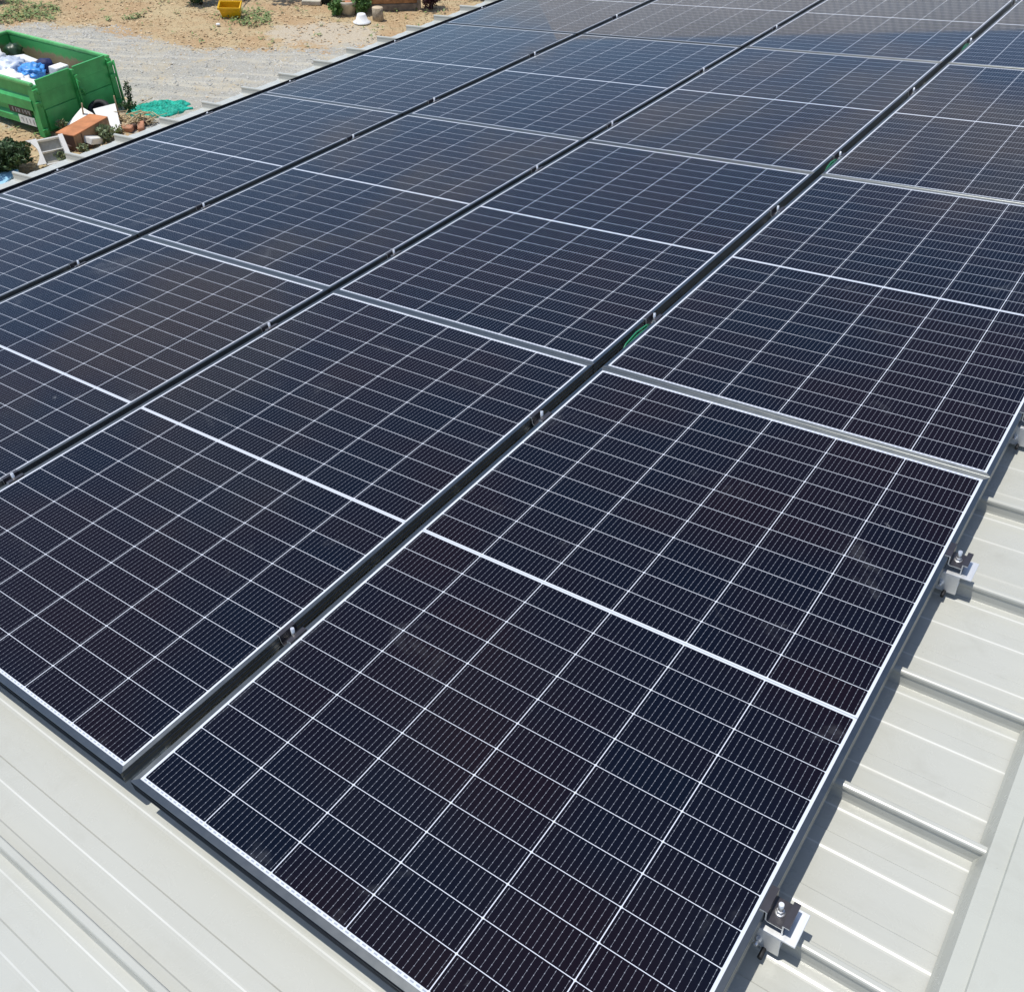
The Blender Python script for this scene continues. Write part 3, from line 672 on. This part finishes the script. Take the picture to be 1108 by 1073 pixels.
# terracotta carcass box
bx = thing('wooden_box', 'terracotta topped wooden box lying beside the skip', 'box', ground_mat(-16.20, 9.46, R(106.7), 0.0) @ Matrix.Diagonal((1.1, 1.2, 1.12, 1)))
b = MB(); b.box(0.0, 0.95, 0.0, 0.36, 0.282, 0.305); b.bevel(0.004, 1); b.build('top_board', M_TERRA, bx)
b = MB(); b.box(0.0, 0.95, 0.0, 0.02, 0.0, 0.281); b.build('side_board', M_BROWNS, bx)
b = MB(); b.box(0.0, 0.95, 0.34, 0.36, 0.0, 0.281); b.build('side_board', M_BROWNS, bx)
b = MB(); b.box(0.001, 0.02, 0.0205, 0.3395, 0.0, 0.28); b.build('end_board', M_DARKB, bx)
b = MB(); b.box(0.93, 0.949, 0.0205, 0.3395, 0.0, 0.28); b.build('end_board', M_DARKB, bx)
b = MB(); b.box(0.17, 0.19, -0.004, 0.0, 0.0, 0.28); b.build('corner_strip', M_DARKB, bx)
# white board leaning
wb = MB(); q = [Vector(v) for v in ((-16.42, 10.26, GZ + .07), (-16.30, 10.56, GZ + .05), (-16.95, 10.98, GZ + .33), (-17.02, 10.50, GZ + .34))]; nn = (q[1] - q[0]).cross(q[3] - q[0]).normalized() * 0.025
wb.hexa(q + [v + nn for v in q]); o = wb.build('white_board', M_WHITE)
tag(o, 'white sheet of board leaning behind the terracotta box', 'board')
crate('timber_batten', M_TIMB, 0.03, 0.03, 0.5, Vector((-16.93, 10.99, GZ + 0.28)), (0.1, 0.15, 0), 'pale batten standing at the right edge of the white board', 'batten')
crate('timber_batten', M_TIMB, 0.03, 0.03, 0.55, Vector((-17.10, 10.30, GZ + 0.25)), (-0.1, 0.1, 0), 'short pale batten behind the terracotta box', 'batten')
ty = MB(); ty.lathe([(0.16, 0), (0.26, 0.01), (0.30, 0.06), (0.30, 0.12), (0.26, 0.17), (0.17, 0.18), (0.17, 0.14), (0.15, 0.09)], 28)
o = ty.build('tyre', M_BLACKR); o.matrix_world = ground_mat(-17.22, 10.78, 0, 0.16) @ Matrix.Rotation(R(35), 4, 'X') @ Matrix.Rotation(R(25), 4, 'Y') @ Matrix.Scale(0.8, 4); tag(o, 'black rubber tyre propped between the skip and white board', 'tyre')
crate('white_offcut', M_WHITE, 0.34, 0.20, 0.12, Vector((-16.25, 9.86, GZ + 0.12)), (0.2, 0.3, R(110)), 'small white offcut below the terracotta box by the eave', 'offcut')
crate('white_offcut', M_WHITE, 0.30, 0.50, 0.03, Vector((-17.08, 10.20, GZ + 0.22)), (0.5, 0.3, R(10)), 'white board corner poking out behind the terracotta box, left of the tyre', 'offcut')
rub = [(-16.30, 10.70, .26, .16, .09, M_BRICK, 'pinkish broken brick beside the white board, nearest the eave'), (-16.18, 10.95, .34, .12, .08, M_BRICK, 'long reddish brick below the twig pile'), (-16.30, 11.16, .22, .12, .08, M_DARKB, 'dark brown block right of the bricks'),
       (-16.52, 10.82, .36, .10, .05, M_TIMB, 'pale timber offcut between bricks and twig pile'), (-16.42, 10.62, .16, .22, .06, M_TIMB, 'square pale offcut at the foot of the white board'), (-16.25, 10.82, .12, .10, .10, M_DARKB, 'dark little block between the two bricks')]
for k, (x, y, a, c, h, mm, lb) in enumerate(rub):
    crate('brick' if mm is M_BRICK else 'timber_offcut', mm, a, c, h, Vector((x, y, GZ + h / 2 + 0.03)), (random.uniform(-.15, .15), random.uniform(-.15, .15), random.uniform(0, 3)), lb, 'brick' if mm is M_BRICK else 'offcut')

def leaf_quads(b, c, r, n, size, flat=1.0, up=0.0, mi=0, hollow=0.0, rnd=random):
    for _ in range(n):
        while True:
            p = Vector((rnd.uniform(-1, 1), rnd.uniform(-1, 1), rnd.uniform(-1, 1)))
            if hollow < p.length < 1: break
        k = 0.8 + 0.45 * noise.noise(p * 2.1 + Vector((c[0], c[1], 0)))
        p = Vector((p.x * r[0], p.y * r[1], p.z * r[2])) * k + Vector(c)
        d = Vector((rnd.gauss(0, 1), rnd.gauss(0, 1), rnd.gauss(0, 1) * flat + up)).normalized(); s_ = d.orthogonal().normalized(); s_ = (Matrix.Rotation(rnd.uniform(0, 6.28), 3, d) @ s_)
        l = size * rnd.uniform(0.6, 1.3); wv = d.cross(s_) * l * 0.28; a = s_ * l * 0.5
        b.quad([p - a, p + wv, p + a, p - wv], mi)
def shrub(name, label, cat, x, y, r, h, n, size, leaf, stems=5, group=None, hollow=0.0, base=0.0):
    t = thing(name, label, cat, ground_mat(x, y), group)
    b = MB(); leaf_quads(b, (0, 0, h * 0.52 + base), (r[0], r[1], h * 0.52), n, size, hollow=hollow); b.build('foliage', leaf, t, False)
    b = MB()
    for k in range(stems):
        a = 6.28 * k / stems + random.uniform(-.3, .3); q = random.uniform(0.3, 0.65)
        b.tube([(0.03 * math.cos(a), 0.03 * math.sin(a), -0.03), (r[0] * q * .5 * math.cos(a), r[1] * q * .5 * math.sin(a), h * 0.4), (r[0] * q * math.cos(a), r[1] * q * math.sin(a), h * 0.85)], 0.014, 5, 0, 0.005)
    b.build('stem', M_STEM, t); return t
shrub('leafy_shrub', 'dense dark green shrub by the eave at the left picture edge', 'shrub', -16.50, 8.12, (0.62, 0.58), 0.62, 5200, 0.075, M_LEAFD, 9)
shrub('weed', 'silvery green weed growing between terracotta box and eave', 'weed', -16.22, 10.16, (0.22, 0.20), 0.36, 330, 0.085, M_LEAFS, 6, 'weeds around the skip')
shrub('weed', 'pale weed growing through the open white cabinet', 'weed', -16.02, 8.98, (0.16, 0.14), 0.26, 120, 0.08, M_LEAFS, 5, 'weeds around the skip')
shrub('weed', 'low silvery weed between cabinet and terracotta box', 'weed', -16.08, 9.50, (0.13, 0.12), 0.22, 110, 0.07, M_LEAFS, 5, 'weeds around the skip')
shrub('weed', 'small weed at the foot of the skip door', 'weed', -17.22, 9.85, (0.14, 0.14), 0.34, 130, 0.06, M_LEAFS, 4, 'weeds around the skip')
shrub('weed', 'dark tall thin weed at the right corner of the skip', 'weed', -17.36, 11.62, (0.09, 0.09), 0.58, 170, 0.06, M_LEAFD, 3, 'weeds around the skip')
shrub('weed', 'dark low weed clump between skip and teal netting', 'weed', -17.15, 11.40, (0.22, 0.20), 0.24, 260, 0.06, M_LEAFD, 5, 'weeds around the skip')
shrub('weed', 'yellowish little weed beside the pinkish brick', 'weed', -16.32, 10.52, (0.10, 0.10), 0.22, 90, 0.05, M_WEED, 3, 'weeds around the skip')
crate('pale_blue_panel', M_LBLUE, 0.8, 0.6, 0.06, Vector((-16.40, 7.72, GZ + 0.10)), (0.1, 0.1, 0.5), 'pale blue plastic panel under the dark shrub at left edge', 'panel')
# twig pile
b = MB()
for k in range(110):
    c = Vector((-16.50 + random.gauss(0, .17), 11.08 + random.gauss(0, .19), 0.03 + abs(random.gauss(0, .09)))); a = random.uniform(0, 6.28); l = random.uniform(.12, .40)
    d = Vector((math.cos(a), math.sin(a), random.uniform(-.15, .25))) * l / 2; b.tube([c - d, c + d], random.uniform(.005, .014), 5)
o = b.build('twig_pile', M_STRAW); o.location = (0, 0, GZ); tag(o, 'pile of dry straw coloured twigs between white board and teal netting', 'twigs', kind='stuff')
# teal netting pile
nt = bmesh.new(); NX, NY = 90, 60
gridv = []
for i in range(NX + 1):
    row = []
    for j in range(NY + 1):
        u = i / NX * 2 - 1; v = j / NY * 2 - 1; rr_ = math.sqrt(u * u + v * v); q = Vector((u * 2.2, v * 2.2, 0))
        edge = max(0, 1 - max(0, rr_ + 0.22 * noise.noise(q * 1.4 + Vector((3, 1, 0)))) ** 2.2)
        h = edge ** 0.45 * (0.17 + 0.10 * noise.noise(q * 1.5) + 0.05 * abs(noise.noise(q * 4.5 + Vector((1, 7, 0)))) + 0.03 * noise.noise(q * 11)) if edge > 0 else -0.05
        row.append(nt.verts.new((u * 0.80, v * 0.58, h)))
    gridv.append(row)
for i in range(NX):
    for j in range(NY):
        f = nt.faces.new((gridv[i][j], gridv[i + 1][j], gridv[i + 1][j + 1], gridv[i][j + 1])); f.smooth = False
me = bpy.data.meshes.new('netting_pile'); nt.to_mesh(me); nt.free(); me.materials.append(M_NET)
o = bpy.data.objects.new('netting_pile', me); COL.objects.link(o); o.matrix_world = ground_mat(-16.72, 11.82, R(62)) @ Matrix.Diagonal((0.85, 0.72, 0.72, 1)); tag(o, 'crumpled heap of teal green netting on the gravel right of the skip', 'netting')

# ================================================================== THINGS ALONG THE BACK OF THE YARD
tb = thing('yellow_tub', 'tilted yellow plastic tub among the weeds at the back', 'tub', ground_mat(-20.52, 17.30, R(36), 0.03) @ Matrix.Rotation(R(16), 4, 'X') @ Matrix.Scale(0.88, 4))
b = MB(); tx, ty_, th_ = 0.31, 0.17, 0.33; k = 0.85; t_ = 0.02
b.hexa([(-tx * k, -ty_ * k, 0), (tx * k, -ty_ * k, 0), (tx * k, ty_ * k, 0), (-tx * k, ty_ * k, 0), (-tx * k, -ty_ * k, t_), (tx * k, -ty_ * k, t_), (tx * k, ty_ * k, t_), (-tx * k, ty_ * k, t_)])
for sx, sy in ((0, -1), (0, 1)):
    y0 = sy * ty_ * k; y1 = sy * ty_
    b.hexa([(-tx * k, y0 - t_ / 2, t_), (tx * k, y0 - t_ / 2, t_), (tx * k, y0 + t_ / 2, t_), (-tx * k, y0 + t_ / 2, t_), (-tx, y1 - t_ / 2, th_), (tx, y1 - t_ / 2, th_), (tx, y1 + t_ / 2, th_), (-tx, y1 + t_ / 2, th_)])
for sx in (-1, 1):
    x0 = sx * tx * k; x1 = sx * tx
    b.hexa([(x0 - t_ / 2, -ty_ * k + .011, t_), (x0 + t_ / 2, -ty_ * k + .011, t_), (x0 + t_ / 2, ty_ * k - .011, t_), (x0 - t_ / 2, ty_ * k - .011, t_), (x1 - t_ / 2, -ty_ + .011, th_), (x1 + t_ / 2, -ty_ + .011, th_), (x1 + t_ / 2, ty_ - .011, th_), (x1 - t_ / 2, ty_ - .011, th_)])
b.build('tub_body', M_YEL, tb)
b = MB()
for a in ((-tx - .03, tx + .03, -ty_ - .03, -ty_ - .012), (-tx - .03, tx + .03, ty_ + .012, ty_ + .03), (-tx - .03, -tx - .012, -ty_ - .0115, ty_ + .0115), (tx + .012, tx + .03, -ty_ - .0115, ty_ + .0115)): b.box(a[0], a[1], a[2], a[3], th_ - 0.05, th_ + 0.012)
b.build('rim', M_YEL, tb)
lump('white_scrap', M_FOAM, 0.06, 0.05, 0.03, Vector((-20.21, 16.54, GZ + 0.03)), 0, 'scrap of white plastic on the dry ground near the yellow tub', 'scrap', 5.5, None, 3)
crate('pale_slab', M_STONE, 0.52, 0.30, 0.10, Vector((-19.67, 19.42, GZ + 0.06)), (0, 0, R(35)), 'pale concrete slab lying at the top edge of the yard', 'slab')
for k, (x, y, r_, lb) in enumerate(((-19.45, 19.75, .20, 'left dark plastic pot at the top edge of the yard'), (-19.12, 19.95, .20, 'right dark plastic pot at the top edge, beside the left one'))):
    b = MB(); b.lathe([(r_ * .72, 0), (r_, .30), (r_ * 1.06, .30), (r_ * 1.06, .34), (r_ * .92, .34), (r_ * .85, .26), (0.02, .26)], 22); o = b.build('plant_pot', simple('dark_pot_%d' % k, (0.012, 0.022, 0.026), 0.5)); o.location = (x, y, GZ); tag(o, lb, 'plant pot', 'dark pots at the top edge')
pl = thing('stone_planter', 'pale round stone planter between two green shrubs', 'planter', ground_mat(-18.32, 19.42))
b = MB(); b.lathe([(.20, 0), (.27, .26), (.30, .28), (.30, .34), (.25, .34), (.22, .27), (0.02, .27)], 24); b.build('bowl', M_STONE, pl)
b = MB(); b.lathe([(.01, .272), (.215, .274), (.01, .30)], 16); b.build('soil', M_TERRA, pl)
shrub('green_shrub', 'fresh green shrub left of the stone planter', 'shrub', -18.42, 19.12, (0.26, 0.24), 0.42, 620, 0.10, M_LEAFG, 5, 'green shrubs by the stone planter')
shrub('green_shrub', 'taller fresh green shrub between planter and timber stack', 'shrub', -17.98, 19.62, (0.30, 0.30), 0.62, 900, 0.10, M_LEAFG, 6, 'green shrubs by the stone planter')
bs = MB(); bs.lathe([(.23, 0.0), (.235, .02), (.17, .035), (.115, .19), (.10, .215), (.02, .22)], 28); o = bs.build('white_basin', M_FOAM); o.location = (-17.46, 19.02, GZ + 0.02); tag(o, 'white upturned basin with a wide rim beside the cut log', 'basin')
lg = thing('cut_log', 'pale upright cut log in front of the timber stack', 'log', ground_mat(-17.32, 19.50))
b = MB(); b.lathe([(.155, -0.03), (.142, .15), (.147, .30)], 22); b.build('bark', M_STUMPS, lg)
b = MB(); b.lathe([(.143, .301), (.138, .310), (.02, .313)], 22); b.build('cut_face', M_STUMPT, lg)
# timber stack: sleepers and rusty boards
p0 = Vector((-18.05, 19.75)); p1 = Vector((-17.02, 20.78)); dirn = (p1 - p0); ln = dirn.length; ang = math.atan2(dirn.y, dirn.x)
levels = [(0.0, .17, M_SLEEP, 'lowest grey sleeper of the timber stack'), (.175, .17, M_RUST, 'second rusty brown board of the timber stack'), (.35, .13, M_SLEEP, 'third grey sleeper of the timber stack'), (.485, .17, M_RUST, 'fourth orange brown board of the timber stack'), (.66, .15, M_SLEEP, 'topmost weathered sleeper of the timber stack')]
for z, h, mm, lb in levels:
    b = MB(); b.box(0, ln, 0, 0.2, 0, h); b.bevel(0.012, 2); o = b.build('sleeper', mm); o.matrix_world = ground_mat(p0.x + random.uniform(-.03, .03), p0.y, ang + random.uniform(-.015, .015), z + 0.02); tag(o, lb, 'sleeper', 'sleepers of the timber stack')
b = MB(); b.box(0, 0.10, 0, 0.10, 0, 0.95); o = b.build('timber_post', M_SLEEP); o.matrix_world = ground_mat(-16.98, 20.72, ang, -0.05); tag(o, 'upright post at the right end of the timber stack', 'post')
shrub('purple_shrub', 'dark purple leaved shrub right of the timber stack', 'shrub', -16.82, 21.12, (0.34, 0.40), 0.85, 1500, 0.09, M_LEAFP, 7)
shrub('purple_shrub', 'low dark shrub at the top edge by the far eave', 'shrub', -16.3, 22.9, (0.7, 0.6), 0.5, 1200, 0.09, M_LEAFP, 7)
shrub('dark_shrub', 'dark green shrub at the top edge left of the yellow tub', 'shrub', -22.05, 17.55, (0.50, 0.55), 0.95, 2600, 0.09, M_LEAFD, 8)
shrub('dark_shrub', 'small dark bush in the top left picture corner', 'shrub', -26.35, 14.15, (0.35, 0.40), 0.5, 900, 0.08, M_LEAFD, 6)

def tree(name, label, x, y, h, r, n, seed):
    rnd = random.Random(seed); t = thing(name, label, 'tree', ground_mat(x, y))
    b = MB(); b.tube([(0, 0, -0.1), (0.05, 0.03, h * .35), (0.0, 0.1, h * .7)], 0.16, 9, 0, 0.05)
    for k in range(7):
        a = 6.28 * k / 7 + rnd.uniform(-.3, .3); z = h * rnd.uniform(.35, .6); b.tube([(0.02, 0.03, z), (r * .4 * math.cos(a), r * .4 * math.sin(a), z + h * .14), (r * .8 * math.cos(a), r * .8 * math.sin(a), z + h * .2)], 0.06, 6, 0, 0.015)
    b.build('trunk', M_STUMPS, t)
    b = MB()
    for k in range(12):
        a = rnd.uniform(0, 6.28); q = r * math.sqrt(rnd.random()) * .75; leaf_quads(b, (q * math.cos(a), q * math.sin(a), h * rnd.uniform(.55, .9)), (r * .42, r * .42, h * .14), n // 12, 0.22, rnd=rnd)
    b.build('crown', M_LEAFD, t, False); return t
tree('shade_tree', 'leafy tree shading the ground behind the yellow tub', -22.4, 19.0, 5.5, 1.9, 3000, 4)
tree('shade_tree', 'leafy tree shading the top left corner of the yard', -27.9, 14.9, 5.0, 1.3, 2000, 9)

# ================================================================== GROUND COVER (stuff)
def scatter(name, label, cat, mtl, n, test, maker, seed, region=(-27.5, -15.3, 7.2, 24)):
    rnd = random.Random(seed); b = MB(); k = 0; tries = 0
    while k < n and tries < n * 12:
        tries += 1; x = rnd.uniform(region[0], region[1]); y = rnd.uniform(region[2], region[3])
        if y < 8 + (-x - 17) * 0.35 - 2: continue
        if not test(zone(x, y), rnd, x, y): continue
        maker(b, x, y, lift(x, y), rnd); k += 1
    o = b.build(name, mtl, None, False); o.location = (0, 0, GZ); return tag(o, label, cat, kind='stuff')
def pebble(b, x, y, z, rnd):
    s_ = 0.012 + 0.03 * rnd.random() ** 3; p = [Vector((x + rnd.gauss(0, s_ * .15) + sx * s_, y + sy * s_, z + sz * s_ * .7)) for sx, sy, sz in ((1, 0, 0), (0, 1, 0), (-1, 0, 0), (0, -1, 0), (0, 0, 1))]
    for i in range(4): b.quad([p[i], p[(i + 1) % 4], p[4]])
def blade(b, x, y, z, rnd):
    a = rnd.uniform(0, 6.28); l = rnd.uniform(.04, .12); d = Vector((math.cos(a), math.sin(a), rnd.uniform(.2, 1.4))).normalized() * l; s_ = Vector((-math.sin(a), math.cos(a), 0)) * 0.006; p = Vector((x, y, z))
    b.quad([p - s_, p + s_, p + d + s_ * .3, p + d - s_ * .3])
def dleaf(b, x, y, z, rnd):
    a = rnd.uniform(0, 6.28); l = rnd.uniform(.02, .06); u = Vector((math.cos(a), math.sin(a), rnd.uniform(-.3, .5))) * l; v = Vector((-math.sin(a), math.cos(a), rnd.uniform(-.3, .5))) * l * .45; p = Vector((x, y, z + .02))
    b.quad([p - u, p + v, p + u, p - v])
def weed(b, x, y, z, rnd):
    for _ in range(5):
        dleaf(b, x + rnd.gauss(0, .04), y + rnd.gauss(0, .04), z + rnd.random() * .08, rnd)
scatter('gravel_stones', 'loose pale gravel stones on the track', 'gravel', M_PEBBLE, 9000, lambda z, r, x, y: z[0], pebble, 1)
scatter('dry_grass', 'short dry straw grass on the yard', 'grass', M_STRAW, 14000, lambda z, r, x, y: (not z[0] and not z[2]) or r.random() < .03, blade, 2)
scatter('leaf_litter', 'dry brown leaf litter strewn over the yard', 'leaves', M_DRYLEAF, 5500, lambda z, r, x, y: (not z[0] and r.random() < (.9 if noise.noise(Vector((x * .8, y * .8, 3))) > 0 else .3)) or r.random() < .01, dleaf, 3)
scatter('green_weeds', 'patchy low green weeds in the dry yard', 'weeds', M_WEED, 1500, lambda z, r, x, y: z[1] or (not z[0] and r.random() < .02), weed, 5)
